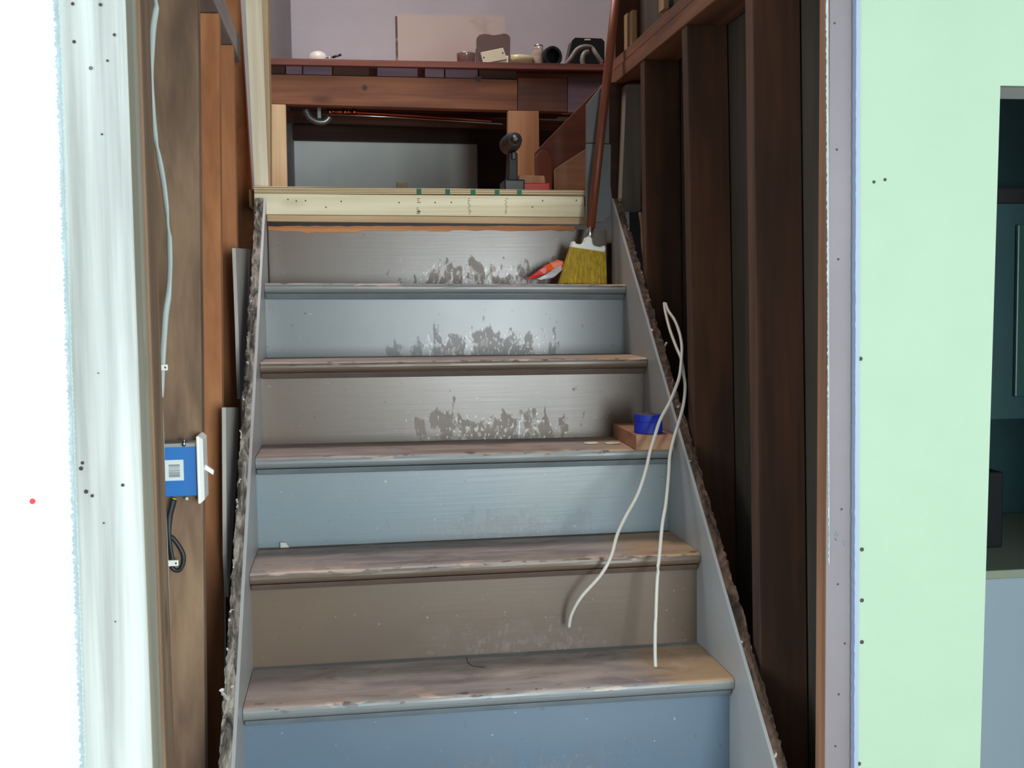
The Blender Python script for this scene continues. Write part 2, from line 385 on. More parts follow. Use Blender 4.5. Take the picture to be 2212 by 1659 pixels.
# paler torn strip along that edge, left of the post
e2 = [v + Vector((0,-.0015,0)) for v in edge]
e3 = [atY(158,1760,YD-.0015), atY(98,-100,YD-.0015)]
S('trim_1', MB().prism(e2 + [e3[1], e3[0]], (0,.0014,0)), plain('bluish_white_paint', (206,220,224), .7, nz=.05))
e4 = [v + Vector((-.0025-.004*random.random(),-.0028,0)) for v in edge]; e5 = [v + Vector((.0,-.0028,0)) for v in edge]
S('trim_3', MB().prism(e5 + e4[::-1], (0,.0012,0)), M['drywall_edge'])
b = MB(); b.lathe(atY(70,1083,YD-.0008), [(.004,0),(.004,.0007)], (0,1,0)); b.build('red_mark', M['redmark'], wl)
# right yellow drywall, ragged left edge, doorway to the kitchen
pa, pb = atY(1846,1760,YD), atY(1858,-100,YD)
edge = jag(pa, pb, 300, .0009)
dl0, dl1 = atY(2114,1760,YD), atY(2161,185,YD)
ZD = dl1.z
DR = 1.62
right = [Vector((pa.x,YD,FL))] + edge + [Vector((pb.x,YD,zt)), Vector((2.5,YD,zt)), Vector((2.5,YD,FL)), Vector((DR,YD,FL)), Vector((DR,YD,ZD)), Vector((dl1.x,YD,ZD)), Vector((dl0.x,YD,dl0.z)), Vector((dl0.x,YD,FL))]
wr = S('wall_front_yellow', MB().prism(right, (0,.013,0)), M['yellow_wall'])
for p in ((1862,1187),(1862,1297),(1862,1387),(1856,1650),(1859,775),(1888,393),(1912,388)):
    r = .0033 if p[0] < 1880 else .0025
    MB().lathe(atY(p[0],p[1],YD-.0006), [(r,0),(r*.9,.0005)], (0,1,0), 12).build('screw', M['hole'], wr)
# framing depth of that wall (doorway sides)
b = MB(); b.box((DR,YW,FL),(2.5,YW+.10,1.75)); b.box((dl1.x+.003,YW,ZD+.002),(2.5,YW+.11,1.75))
S('door_1', b, plain('door_lining_paint', (216,220,222), .6))
b = MB(); b.box((.60,YW+.001,FL),(dl0.x-.004,YW+.10,1.75)); S('trim_2', b, M['darkZ'])
# header over the stair opening
S('wall_header', MB().box((-.70,YW,1.6),(.60,YW+.10,1.75)), M['white_wall'])
# kitchen shell
S('wall_kitchen', MB().box((.97,1.62,FL),(2.5,1.7,1.8)), M['teal'])
S('ceiling_kitchen', MB().box((.60,YW+.1,1.75),(2.5,1.3,1.8)), M['teal'])
S('wall_kitchen_side', MB().box((.595,YW+.11,FL),(.615,1.28,1.75)), M['teal'])
# stairwell enclosure
S('wall_stairwell_right', MB().box((.572,YW+.02,FL),(.594,1.3,1.75)), M['backing'])
S('wall_stairwell_left', MB().box((-.64,YW+.10,FL),(-.62,2.3,2.2)), M['backing'])
PATCH = [0, 0, 0]
lo, hi = atY(635,300,3.2), atY(1030,300,3.2)
ZU = 1.74                                         # upstairs floor level
pc = atY(858,126,3.2); pd = atY(1090,35,3.2); wc = .6
PATCH = [pc.x - wc, pd.x - wc, pd.z - ZU]
S('wall_back', MB().box((-.6,3.2,ZU),(1.8,3.3,3.6)), lilac())
M['lowwall'] = plain('grey_white_plaster', (232,238,232), .8, c2=(216,222,220), ns=5, bs=.1)
S('wall_back_lower', MB().box((-.6,3.2,.9),(hi.x,3.3,lo.z)), M['lowwall'])
S('wall_back_dark', MB().box((hi.x,3.16,.9),(1.8,3.3,lo.z)), M['darkX'])
S('wall_side', MB().hexa([(-.61,2.16,.9),(-.497,2.16,.9),(lo.x,3.2,.9),(-.61,3.2,.9),(-.61,2.16,3.6),(-.497,2.16,3.6),(lo.x,3.2,3.6),(-.61,3.2,3.6)]), plain('grey_side_wall', (158,156,160), .8, nz=.08, ns=5))
S('ceiling_upper', MB().box((-.7,-.3,3.6),(2.6,3.3,3.65)), M['ceiling'])
S('wall_upper_front', MB().box((-.7,-.3,1.8),(2.6,-.24,3.6)), M['ceiling'])
S('wall_upper_left', MB().box((-.7,-.3,2.2),(-.62,2.16,3.6)), M['backing'])
S('wall_upper_right', MB().box((2.5,-.3,1.8),(2.6,3.3,3.6)), M['ceiling'])
S('floor_upper', MB().box((.60,-.24,1.8),(2.5,1.3,1.83)), M['darkX'])
S('wall_stair_rear', MB().box((.594,1.30,FL),(1.0,1.33,2.7)), M['backing'])

# ------------------------------------------------------------------ staircase
RUN, HW = .2091, .449
ZL = {1:.188,2:.381,3:.577,4:.767,5:.949}; ZR = {1:.191,2:.383,3:.572,4:.761,5:.937}
for k in (0,-1,-2): ZL[k] = ZR[k] = .19*k + .0
ZL[-3] = ZR[-3] = FL
SK_A, SK_B = .2805, .8898
def skz(Y): return SK_A + SK_B*Y
stairs = thing('staircase', (0,.2,FL), 'wooden staircase with alternating blue-grey and taupe painted risers and worn treads', 'staircase')
TT = .024
for k in range(-2, 6):
    y = (k-1)*RUN; zl, zr = ZL[k], ZR[k]
    blue = (k % 2 == 1)
    # tread with a rounded nosing; top sits at the nosing height
    prof = [(.0,-.008),(.0012,-.004),(.004,-.001),(.009,0),(.06,0),(RUN+.03,0),(RUN+.03,-TT),(.011,-TT),(.005,-TT+.002),(.0015,-TT+.006),(0,-TT+.011)]
    b = MB(); n = 24; rows = []
    for i in range(n+1):
        x = -HW+.001 + (2*HW-.002)*i/n; z = zl + (zr-zl)*i/n
        rows.append([b.bm.verts.new((x, y+dy+ (.0012*noise.noise(Vector((x*9,k*3.1,dz*50))) if dy < .03 else 0), z+dz+(.001*noise.noise(Vector((x*11,k*7.7,1))) if dz > -.005 and dy < .03 else 0))) for dy, dz in prof])
    for i in range(n):
        for j in range(len(prof)): jj = (j+1)%len(prof); b.face([rows[i][j], rows[i][jj], rows[i+1][jj], rows[i+1][j]])
    b.face(rows[0]); b.face(rows[-1][::-1])
    b.build('tread', M['nose_blue' if blue else 'nose_tau'], stairs, smooth=False)
    # cove moulding under the nosing
    b = MB(); pr = [(.008,-TT),(.032,-TT),(.032,-TT-.016),(.024,-TT-.016),(.014,-TT-.011),(.009,-TT-.005)]
    b.hexa([(-HW+.001,y+.022,zl-TT-.015),(HW-.001,y+.022,zr-TT-.015),(HW-.001,y+.03,zr-TT-.015),(-HW+.001,y+.03,zl-TT-.015),
            (-HW+.001,y+.010,zl-TT-.0016),(HW-.001,y+.010,zr-TT-.0016),(HW-.001,y+.03,zr-TT-.0016),(-HW+.001,y+.03,zl-TT-.0016)])
    b.build('cove_moulding', M['cove_blue' if blue else 'cove_tau'], stairs, bevel=.003)
    # riser below this tread
    zbl, zbr = (ZL[k-1], ZR[k-1])
    rm = {5:'riser_blue',4:'riser_tau',3:'riser_bluelow',2:'riser_taulow',1:'riser_bottom'}.get(k, 'riser_bluelow' if blue else 'riser_taulow')
    MB().hexa([(-HW,y+.03,zbl),(HW,y+.03,zbr),(HW,y+.048,zbr),(-HW,y+.048,zbl),(-HW,y+.03,zl-TT),(HW,y+.03,zr-TT),(HW,y+.048,zr-TT),(-HW,y+.048,zl-TT)]).build('riser', M[rm], stairs)
y6 = 5*RUN+.01
MB().hexa([(-HW,y6,ZL[5]),(HW,y6,ZR[5]),(HW,y6+.02,ZR[5]),(-HW,y6+.02,ZL[5]),(-HW,y6,1.092),(HW,y6,1.088),(HW,y6+.02,1.088),(-HW,y6+.02,1.092)]).build('riser', M['riser_tau'], stairs)
# splintered remains of the old top tread
b = MB(); top = [Vector((-HW+.9*HW*2*i/40, y6-.004, 1.100-.002*i/40+random.uniform(-.0012,.0012))) for i in range(41)]
bot = [Vector((v.x, y6-.004, 1.090-.003*i/40+random.uniform(-.004,.001) - (.006 if 4 < i < 12 else 0))) for i, v in enumerate(top)]
b.prism(top + bot[::-1], (0,.016,0)); b.build('broken_tread_strip', M['lathX'], stairs, label='splintered reddish wood strip left where the top tread was torn off')
# skirt boards
def skirt(s):
    ys, ye = -.80, .997; b = MB(); xi = s*HW; xo = s*(HW+.006)
    n = 40
    P = []
    for i in range(n+1):
        Y = ys + (ye-ys)*i/n; P.append(Vector((xi, Y, skz(Y)+random.uniform(-.001,.001))))
    loop = P + [Vector((xi, ye, .80)), Vector((xi, ys, FL))]
    b.prism(loop, (s*.006,0,0)); b.build('skirt_board', M['skirt'], stairs)
    b = MB(); rings = []; n = 300                       # rough raw edge behind the paint
    wdt = .019
    for i in range(n+1):
        Y = ys + (ye-ys)*i/n; z = skz(Y)
        j = random.uniform(-1,1)*.0024 + .0015*noise.noise(Vector((Y*14,s*5,0)))
        rings.append([b.bm.verts.new(p) for p in ((xo,Y,z-.12),(xo,Y,z+random.uniform(-.002,.001)),(xo+s*(wdt*.5),Y,z+random.uniform(-.004,.002)),(xo+s*(wdt+j),Y,z+random.uniform(-.006,.002)),(xo+s*(wdt+j),Y,z-.12))])
    for i in range(n):
        for a in range(5): c2 = (a+1)%5; b.face([rings[i][a], rings[i][c2], rings[i+1][c2], rings[i+1][a]])
    b.face(rings[0]); b.face(rings[-1][::-1])
    b.build('raw_board_edge', M['rough_left' if s < 0 else 'rough_right'], stairs, label='crumbling plaster-caked edge' if s < 0 else 'raw brown broken edge')
skirt(-1); skirt(1)
# white plaster crumbs clinging behind the right skirt
def crumb(pix, X, parent, r=.006):
    pts = [atX(px,py,X) for px,py in pix]; pts = smoothpath(pts, 4)
    b = MB(); b.tube(pts, [r*(.55+.6*abs(noise.noise(p*90))) for p in pts], 7)
    for v in b.bm.verts: v.co += Vector((noise.noise(v.co*130), noise.noise(v.co*130+Vector((9,0,0))), noise.noise(v.co*130+Vector((0,9,0)))))*r*.6
    return b.build('plaster_crumb', M['plaster'], parent)
crumb([(1408,700),(1416,725),(1422,745),(1428,758),(1440,740)], .478, stairs, .004)
crumb([(1426,755),(1432,790),(1442,820),(1451,848)], .478, stairs, .004)
crumb([(1385,620),(1394,650),(1401,682)], .476, stairs, .003)
crumb([(1335,483),(1348,500),(1358,530)], .474, stairs, .004)
crumb([(1612,1385),(1620,1400),(1626,1440)], .478, stairs, .006)
crumb([(1622,1440),(1634,1478),(1648,1530),(1658,1575),(1662,1600)], .478, stairs, .005)
crumb([(1488,955),(1493,985),(1495,1000)], .480, stairs, .004)
crumb([(478,1490),(484,1502),(490,1508)], -.468, stairs, .004)
for px, py in ((492,1400),(498,1320),(505,1225),(512,1080),(520,930),(527,862),(503,1268),(492,1440)):
    crumb([(px-1,py),(px+1,py+7),(px,py+16)], -.472, stairs, .0028)

# ------------------------------------------------------------------ landing lumber at the top of the flight
def xz(px0, py0, px1, py1, Y): a = atY(px0,py0,Y); c = atY(px1,py1,Y); return a, c
YL = 1.035
L0, L1 = atY(549,418,YL), atY(1262,420,YL)
b0, b1 = atY(549,463,YL), atY(1262,468,YL)
def slab(name, Y, pl, pr, ql, qr, dy, mat, **k):      # board from lower line (pl,pr) to upper line (ql,qr)
    A, B, Cc, D = atY(*pl,Y), atY(*pr,Y), atY(*ql,Y), atY(*qr,Y); o = Vector((0,dy,0))
    return MB().hexa([A, B, B+o, A+o, Cc, D, D+o, Cc+o]).build(name, mat, **k)
rim = slab('landing_rim_board', YL, (549,463), (1262,469), (549,418), (1262,424), .038, M['paleX'], bevel=.001, label='pale new lumber rim board with ink stamps across the top of the stairs', cat='lumber')
slab('landing_cleat', YL-.002, (577,478), (1268,485), (577,464), (1268,470), .018, M['paledirtX'], bevel=.001, label='narrow reused wood strip with nail marks under the pale rim board', cat='lumber')
deck = slab('landing_deck', YL-.004, (549,417), (1268,422), (549,402), (1268,411), .085, M['ply'], label='plywood landing deck with layered edge and green paint marks', cat='plywood')
ZK = atY(549,402,YL-.004).z
S('floor_landing', MB().box((-.50,YL+.083,ZK-.045),(1.5,3.16,ZK-.0005)), M['tanZ'])
def onK(pix, Y): return [Vector((p.x,p.y,ZK)) if py >= 402 else p for p, py in ((atY(px,py,Y), py) for px,py in pix)]
for i, px in enumerate((905,967,1022,1074,1122)):
    y0 = 404.5 + (px-549)*.0095; a = atY(px-5,y0+12,YL-.0052); c = atY(px+5,y0,YL-.0052)
    MB().box((a.x,a.y,a.z),(c.x,a.y+.0008,c.z)).build('green_mark', M['green'], deck)
for px in (622,640,704,737,862,1150,1172,1245,660,940,975):      # nail heads in the rim
    py = 428 + random.random()*25; MB().lathe(atY(px,py,YL-.0006), [(.0022,0),(.002,.0008)], (0,1,0), 8).build('nail', M['stamp'], rim)
for px in (905,1016,1096):                                      # faint grade stamp marks
    b = MB()
    for i in range(9):
        if px == 905 and i in (3,4): continue
        a = atY(px-6+random.random()*3, 430+i*4, YL-.0006); wv = random.uniform(.004,.011) if px == 905 else random.uniform(.003,.007)
        b.box((a.x,a.y,a.z),(a.x+wv,a.y+.0004,a.z+.0018))
    if px == 905:
        a = atY(px,463,YL-.0006); b.box((a.x-.001,a.y,a.z),(a.x+.001,a.y+.0004,a.z+.012)); b.box((a.x-.006,a.y,a.z+.006),(a.x+.006,a.y+.0004,a.z+.008))
    b.build('grade_stamp', M['stamp'], rim)

# ------------------------------------------------------------------ right wall framing
def stud(pxT, pyT, pxB, pyB, X, wx, dy, mat, z0, z1, **k):
    """upright whose near stair-side corner passes through two photo points"""
    T, B = atX(pxT,pyT,X), atX(pxB,pyB,X)
    s = (T.y-B.y)/(T.z-B.z) if abs(T.z-B.z) > 1e-6 else 0
    f = lambda z: B.y + s*(z-B.z)
    y0, y1 = f(z0), f(z1); xa, xb = sorted((X, X+wx))
    b = MB(); b.hexa([(xa,y0,z0),(xb,y0,z0),(xb,y0+dy,z0),(xa,y0+dy,z0),(xa,y1,z1),(xb,y1,z1),(xb,y1+dy,z1),(xa,y1+dy,z1)])
    return b.build(k.pop('name','wall_stud'), mat, bevel=.0015, **k)
jm = [wood('jamb_side_raw', (120,80,58), (160,112,84), 'Z', .8, .3), M['jamb_grey']]
# corner stud with a grey painted face beside the yellow wall
b = MB(); T, B = atX(1786,0,.48), atX(1788,1659,.48)
YJ = YW
b.hexa([(.480,YJ,FL),(.569,YJ,FL),(.569,YJ+.038,FL),(.480,YJ+.038,FL),(.480,YJ,1.6),(.569,YJ,1.6),(.569,YJ+.038,1.6),(.480,YJ+.038,1.6)])
for f in b.bm.faces:
    pass
js = b.build('corner_stud', jm, bevel=.001, label='grey painted corner stud between the dark wall bay and yellow wall', cat='stud')
for p in js.data.polygons: p.material_index = 1 if p.normal.y < -.5 else 0
for px, py in ((1803,50),(1808,323),(1811,560),(1818,1100),(1806,1165),(1810,1262),(1825,1390),(1812,1500),(1805,1612)):
    MB().lathe(atY(px,py,YJ-.0006), [(.0018,0),(.0015,.0005)], (0,1,0), 8).build('nail_hole', M['hole'], js)
b = MB()
for i, (px, py) in enumerate(((1806,1152),(1803,1158),(1809,1158),(1805,1166),(1821,1172),(1823,1180))):
    a = atY(px,py,YJ-.0007); b.box((a.x,a.y,a.z),(a.x+.003,a.y+.0004,a.z+.0035))
b.build('pencil_mark', M['ink'], js)
# torn paper fringe on stud's left corner and corner-bead strip against the yellow sheet
ea, eb = atY(1790,1220,YJ-.0012), atY(1784,-60,YJ-.0012)
l = jag(ea, eb, 300, .0007); b = MB(); b.prism(l + [eb+Vector((.004,0,0)), ea+Vector((.0015,0,0))], (0,.001,0)); b.build('torn_paint_fringe', M['drywall_edge'], js)
p0, p1 = atY(1845,1760,YD-.001), atY(1850,-90,YD-.001)
b = MB(); l = jag(p0, p1, 200, .0004); b.prism(l + [p1+Vector((.0065,0,0)), p0+Vector((.0065,0,0))], (0,.013,0))
b.build('corner_strip', plain('bluish_white_strip', (146,158,182), .5), label='thin bluish white strip along the torn edge of the yellow wall', cat='strip')
ZP = 1.482
SL = 'rough brown wall stud in the dark right-hand wall, '
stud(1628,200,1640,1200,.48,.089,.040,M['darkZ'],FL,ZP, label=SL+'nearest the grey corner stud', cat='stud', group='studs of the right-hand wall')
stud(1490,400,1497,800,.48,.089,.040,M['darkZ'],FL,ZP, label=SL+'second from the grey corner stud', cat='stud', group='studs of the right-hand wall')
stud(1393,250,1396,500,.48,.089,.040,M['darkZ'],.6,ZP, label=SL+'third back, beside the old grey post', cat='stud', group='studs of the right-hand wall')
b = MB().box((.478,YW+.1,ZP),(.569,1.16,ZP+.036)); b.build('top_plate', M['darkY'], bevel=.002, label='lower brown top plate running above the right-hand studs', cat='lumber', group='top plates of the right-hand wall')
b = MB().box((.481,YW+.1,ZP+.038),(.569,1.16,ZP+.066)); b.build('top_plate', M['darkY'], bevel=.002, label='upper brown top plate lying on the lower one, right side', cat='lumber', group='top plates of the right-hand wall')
# old grey post and end pieces
MB().box((.502,1.165,1.2),(.575,1.205,3.2)).build('wall_stud', M['darkZ'], bevel=.001, label='tall dark stud rising past the far end of the right top plates', cat='stud')
def panel(name, Y, pix, dy, mat, parent=None, bevel=.001, **k):
    pts = onK(pix, Y) if 1.3 < Y < 2.05 else [atY(px,py,Y) for px,py in pix]
    return MB().prism(pts, (0,dy,0)).build(name, mat, parent, bevel=bevel, **k)
panel('old_post', 1.02, [(1342,455),(1384,455),(1388,182),(1353,182)], .05, M['greyZ'], label='old grey split post ending short above the right stair skirt', cat='post')
panel('grey_corner_board', 1.0, [(1268,480),(1302,480),(1322,462),(1324,440),(1319,400),(1320,312),(1268,310)], .02, plain('grey_board_paint', (112,116,118), .6, nz=.15, ns=10), label='lower grey painted board behind the broom handle', cat='board')
panel('grey_corner_board', 1.0, [(1268,308),(1316,310),(1316,180),(1303,182),(1268,226)], .02, plain('grey_board_paint_upper', (104,104,106), .6, nz=.15, ns=10), label='upper grey painted board with a slanted top behind the broom handle', cat='board')
panel('dark_board', 1.075, [(1316,462),(1346,462),(1352,310),(1352,175),(1316,178)], .02, M['darkX'], label='dark stained board between the grey boards and the old grey post', cat='board')
# pieces above the plate
def vlath(px, y0, y1, wd, label, X=.50):
    T, B = atX(px,y0,X), atX(px,y1,X); zb = ZP+.067 if y1 > 30 else B.z
    MB().box((X,B.y,zb),(X+.012,B.y+wd,T.z+.02)).build('lath_strip', M['sliver'], label=label, cat='lath', group='lath strips above the right top plates')
vlath(1355,44,92,.035,'left of the twin short lath strips standing on the right top plate')
vlath(1366,38,86,.025,'right of the twin short lath strips standing on the right top plate')
vlath(1434,-6,18,.045,'short pale lath at the top edge standing above the right top plate')
S('wall_back_gap', MB().box((-.6,3.21,lo.z),(1.8,3.3,ZU)), M['darkX'])
b = MB().hexa([(.52,.30,ZP+.068),(.535,.30,ZP+.068),(.535,.90,ZP+.068),(.52,.90,ZP+.068),(.52,.30,1.9),(.535,.30,1.9),(.535,.95,1.9),(.52,.95,1.9)])
b.build('sheathing_piece', M['backing'], label='dark board standing on the right top plate behind the lath strips', cat='board')
# torn slivers hanging behind the skirt top
def strand(name, pix, r, mat, parent=None, flat=1, n=5, **k):
    pts = smoothpath([atY(*p) for p in pix], n)
    return MB().tube(pts, r, 9, flat).build(name, mat, parent, smooth=True, **k)
strand('wood_sliver', [(1382,460,.95),(1386,490,.93),(1388,530,.9),(1392,560,.87),(1397,600,.84)], .004, M['sliver'], label='split wood sliver hanging behind the right skirt board, left one', cat='splinter', group='slivers hanging behind the right skirt')
strand('wood_sliver', [(1384,462,.96),(1392,485,.94),(1397,510,.92),(1399,540,.9)], .0032, M['sliver'], label='shorter curved wood sliver hanging behind the right skirt board', cat='splinter', group='slivers hanging behind the right skirt')

# ------------------------------------------------------------------ left wall framing
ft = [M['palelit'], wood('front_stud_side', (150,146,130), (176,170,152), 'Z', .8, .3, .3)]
XP = -.545
def post(y0, y1, x0, x1, mats, **k):
    b = MB(); b.hexa([(x0,y0,FL),(x1,y0,FL),(x1,y1,FL),(x0,y1,FL),(x0,y0,1.6),(x1,y0,1.6),(x1,y1,1.6),(x0,y1,1.6)])
    o = b.build(k.pop('name'), mats, bevel=.003, **k)
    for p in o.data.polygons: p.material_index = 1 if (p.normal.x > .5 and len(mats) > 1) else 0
    return o
fp = post(YW-.002,YW+.085,-.640,XP,ft, name='front_post', label='thick pale new post full of nail holes at left of the stair opening', cat='post')
for p,c in ((YW,-.36),):
    pass
a, c2 = atX(331,829,XP), atX(345,829,XP)
post(YW+.088,YW+.175,-.63,XP+.004,[M['oldZ'],M['oldZ']], name='old_stud', label='old weathered brown stud directly behind the thick pale post', cat='stud')
for px, py, r in ((160,90,.004),(247,75,.0036),(196,147,.0045),(217,10,.004),(157,8,.004),(175,1012,.005),(265,1048,.004),(186,1062,.005),(199,1071,.004),(220,290,.0025),(224,1130,.0022),(249,1343,.0018),(212,806,.0016),(232,131,.003),(178,1000,.004)):
    MB().lathe(atY(px,py,YW-.0032), [(r*.6,0),(r*.55,.0013)], (0,1,0), 12).build('nail', M['hole'] if py != 147 else M['nail'], fp)
LS = 'old brown wall stud on the left wall, '
GL = 'studs of the left-hand wall'
stud(429,200,436,900,-.515,-.089,.040,M['oldZ'],FL,1.535, label=LS+'behind the blue switch box', cat='stud', group=GL)
stud(474,200,480,900,-.515,-.089,.040,M['oldorangeZ'],FL,1.535, label=LS+'orange-toned one just past the blue switch box', cat='stud', group=GL)
stud(505,200,516,700,-.515,-.089,.040,M['oldorangeZ'],FL,1.535, label=LS+'partly covered by grey plaster board strips', cat='stud', group=GL)
stud(524,100,545,420,-.514,-.06,.040,M['oldorangeZ'],.9,2.1, label=LS+'farthest one, against the pale doubled posts', cat='stud', group=GL)
MB().box((-.604,YW+.19,1.537),(-.515,1.15,1.600)).build('top_plate', M['greyY'], bevel=.002, label='grey weathered top plate over the left-hand studs', cat='lumber')
# grey plaster board leftovers beside the left skirt
XB = -.497
def sheet(pix, label, ex=-.008):
    pts = [atX(px,py,XB) for px,py in pix]
    MB().prism(pts, (ex,0,0)).build('plaster_board_strip', plain('grey_strip_paint', (178,174,168), .7, nz=.1, ns=12), label=label, cat='plaster board', group='plaster board leftovers beside the left skirt')
sheet([(509,536),(541,538),(538,640),(531,860),(520,862),(515,700)], 'upper grey plaster board leftover beside the left stair skirt')
sheet([(488,880),(516,880),(512,1010),(503,1150),(494,1290),(490,1200)], 'lower grey plaster board leftover beside the left stair skirt')

# doubled pale posts on the landing and the beam above it
def upright(name, Y, pix, dy, mats, **k): return panel(name, Y, pix, dy, mats, bevel=.0015, **k)
upright('landing_post', 1.07, [(549,402),(580,403),(563,-60),(526,-60)], .089, M['pale'], label='tall pale new post at the left end of the landing, running up past the beam', cat='post')
upright('landing_post', 1.162, [(580,403),(584,403),(583,225),(578,-60),(563,-60)], .08, wood('pale_knotty', (176,150,112), (206,182,140), 'Z', .7, .6, .5), label='thin darker pale strip forming the right side of the tall post', cat='post')  # separate darker strip for the side face of the tall post
upright('jack_post', 2.06, [(584,420),(621,420),(617,226),(583,225)], .04, M['tanZ'] if False else wood('pale_jack', (196,164,124), (222,192,150), 'Z', .6, .3, .2), label='short pale post carrying the left end of the brown beam', cat='post')

# ------------------------------------------------------------------ upstairs floor edge
YB = 2.10
beam = slab('floor_beam', YB, (583,224), (1118,239), (583,160), (1118,172), .05, M['beamX'], bevel=.002, label='long red-brown old beam with a bolt hole under the upstairs floor', cat='beam')
MB().lathe(atY(788,189,YB-.001), [(.009,0),(.009,.002)], (0,1,0), 14).build('bolt_hole', M['hole'], beam)
panel('beam_notch', YB-.0015, [(1027,164),(1041,165),(1038,176),(1030,176)], .001, M['hole'], beam, bevel=0)
slab('floor_beam', YB, (1119,239), (1226,242), (1119,168), (1226,170), .05, wood('dark_beam_end', (78,48,38), (112,72,56), 'X', .7, .5, .5, fine=16), bevel=.002, label='dark brown end section of the beam right of the long one', cat='beam')
slab('floor_beam', YB, (1227,243), (1330,246), (1227,166), (1330,168), .05, M['purpleX'], bevel=.002, label='purple-grey painted section of beam near the broom handle', cat='beam')
# shingle-like packing blocks between beam and floor boards
xs = [583,618,655,720,800,815,905,918,962,1035,1118]
for i in range(len(xs)-1):
    if xs[i+1]-xs[i] < 16: continue
    px0, px1 = xs[i], xs[i+1]-3; yt = lambda p: 136+(p-583)*.022; 
    slab('packing_strip', YB+.004, (px0,yt(px0)+23), (px1,yt(px1)+23), (px0,yt(px0)+5), (px1,yt(px1)+5), .04, M['purpleX'] if i % 3 else M['darkX'], label=None, parent=beam)
up = slab('upstairs_floorboards', YB-.022, (578,139), (1320,152), (578,125), (1320,139), 1.1, M['deckX'], bevel=.001, label='reddish edge of the upstairs floorboards above the beam', cat='floorboards')
zedge = atY(900,132,YB).z
# dark underside: joist, far beam, pipes
slab('ledger_board', 3.12, (600,300), (1230,312), (600,268), (1230,280), .05, M['darkX'], label='dark ledger board along the top of the lower white wall', cat='lumber')
slab('sheathing_board', 2.75, (600,262), (1230,282), (600,238), (1230,262), .03, wood('under_board', (70,42,30), (104,66,48), 'X', .8, .3, .4), label='brown board under the upstairs floor behind the pipes', cat='board')
UPZ = min(atY(578,139,YB-.022).z, atY(1320,152,YB-.022).z) + .001
pp = thing('copper_pipe', atY(700,250,2.4), 'copper pipe run with shiny solder joints under the upstairs floor', 'pipe')
MB().tube([atY(705,240,2.35), atY(760,242,2.38), atY(900,250,2.45), atY(1060,262,2.5)], .008, 12).build('pipe', M['copper'], pp, smooth=True)
for px in (712,745,765): MB().tube([atY(px-6,241,2.35), atY(px+6,242,2.35)], .011, 12).build('fitting', M['copper'], pp, smooth=True)
g = thing('drain_pipe', atY(680,255,2.3), 'short grey drain elbow hanging under the upstairs floor', 'pipe')
MB().tube(smoothpath([atY(660,236,2.28), atY(668,252,2.28), atY(684,262,2.28), atY(702,262,2.28), atY(712,252,2.28)]), .013, 14).build('elbow', M['pipe'], g, smooth=True)
e_ = atY(690,262,2.29); MB().box((e_.x-.006,e_.y-.004,e_.z+.010),(e_.x+.006,e_.y+.004,UPZ)).build('hanger', M['pipe'], g)
MB().tube([atY(696,246,2.27), atY(850,253,2.33), atY(1085,268,2.42)], .0035, 8).build('thin_pipe', M['steel'], g, smooth=True)

# second flight at the right of the landing
panel('tan_post', 2.0, [(1096,412),(1166,412),(1164,240),(1098,239)], .035, M['tanZ'], label='wide orange-tan post under the dark end of the beam', cat='post')
panel('flight_stringer', 1.80, [(1157,328),(1330,152),(1345,200),(1345,270),(1196,376),(1190,408),(1160,408)], .035, M['stringer'], label='diagonal orange-brown stair stringer rising to the right above the landing', cat='stringer')
panel('stringer_foot', 1.74, [(1160,408),(1193,408),(1192,345),(1184,328),(1174,323),(1164,328),(1158,340)], .04, wood('foot_board', (96,50,34), (120,68,46), 'Z', .6), label='rounded-top orange-brown board at the foot of the diagonal stringer', cat='board')
panel('plywood_gusset', 1.72, [(1199,412),(1275,412),(1275,316),(1212,356),(1198,366)], .015, wood('tan_ply_panel', (130,98,76), (154,122,98), 'X', .7), label='tan triangular plywood panel below the diagonal stringer', cat='plywood')
panel('wood_scrap', 1.45, [(1120,395.6),(1178,395.6),(1176,380),(1122,378)], .03, M['tanZ'], label='small tan wood scrap beside the cordless drill', cat='wood scrap')
panel('red_box', 1.45, [(1131,415),(1188,415),(1187,396),(1131,396)], .05, M['red'], label='small flat bright red box beside the cordless drill on the landing', cat='box')
panel('grey_block', 1.45, [(857,409),(882,409),(882,393),(857,393)], .03, plain('grey_block_paint', (112,110,92), .7, nz=.3, ns=40), label='small grey block standing alone on the landing deck', cat='block')
# cordless drill standing on its battery
d0 = atY(1107,408,1.40)
dr = thing('cordless_drill', d0, 'dark cordless drill standing upright on its battery on the landing', 'drill')
ZDK = ZK; d0.z = ZK; dr.location.z = ZK
def at(px, py): return atY(px, py, 1.40)
c = at(1105,308)
MB().lathe(c + Vector((0,-.07,0)), [(.011,0),(.021,.004),(.024,.02),(.025,.05),(.028,.06),(.029,.13),(.024,.15)], (0,1,0), 20).build('motor_housing', M['blackm'], dr, bevel=.002)
MB().lathe(c + Vector((0,-.085,0)), [(.006,0),(.010,.004),(.013,.016)], (0,1,0), 16).build('chuck', M['steeldark'], dr)
h0, h1 = at(1108,330), at(1108,395)
MB().hexa([h1+Vector((-.015,.0,0)), h1+Vector((.015,.0,0)), h1+Vector((.016,.055,0)), h1+Vector((-.016,.055,0)), h0+Vector((-.013,-.01,0)), h0+Vector((.013,-.01,0)), h0+Vector((.014,.04,0)), h0+Vector((-.014,.04,0))]).build('handle', M['blackm'], dr, bevel=.004)
MB().box(h0 + Vector((-.006,-.02,-.022)), h0 + Vector((.006,-.008,.0))).build('trigger', M['black'], dr, bevel=.002)
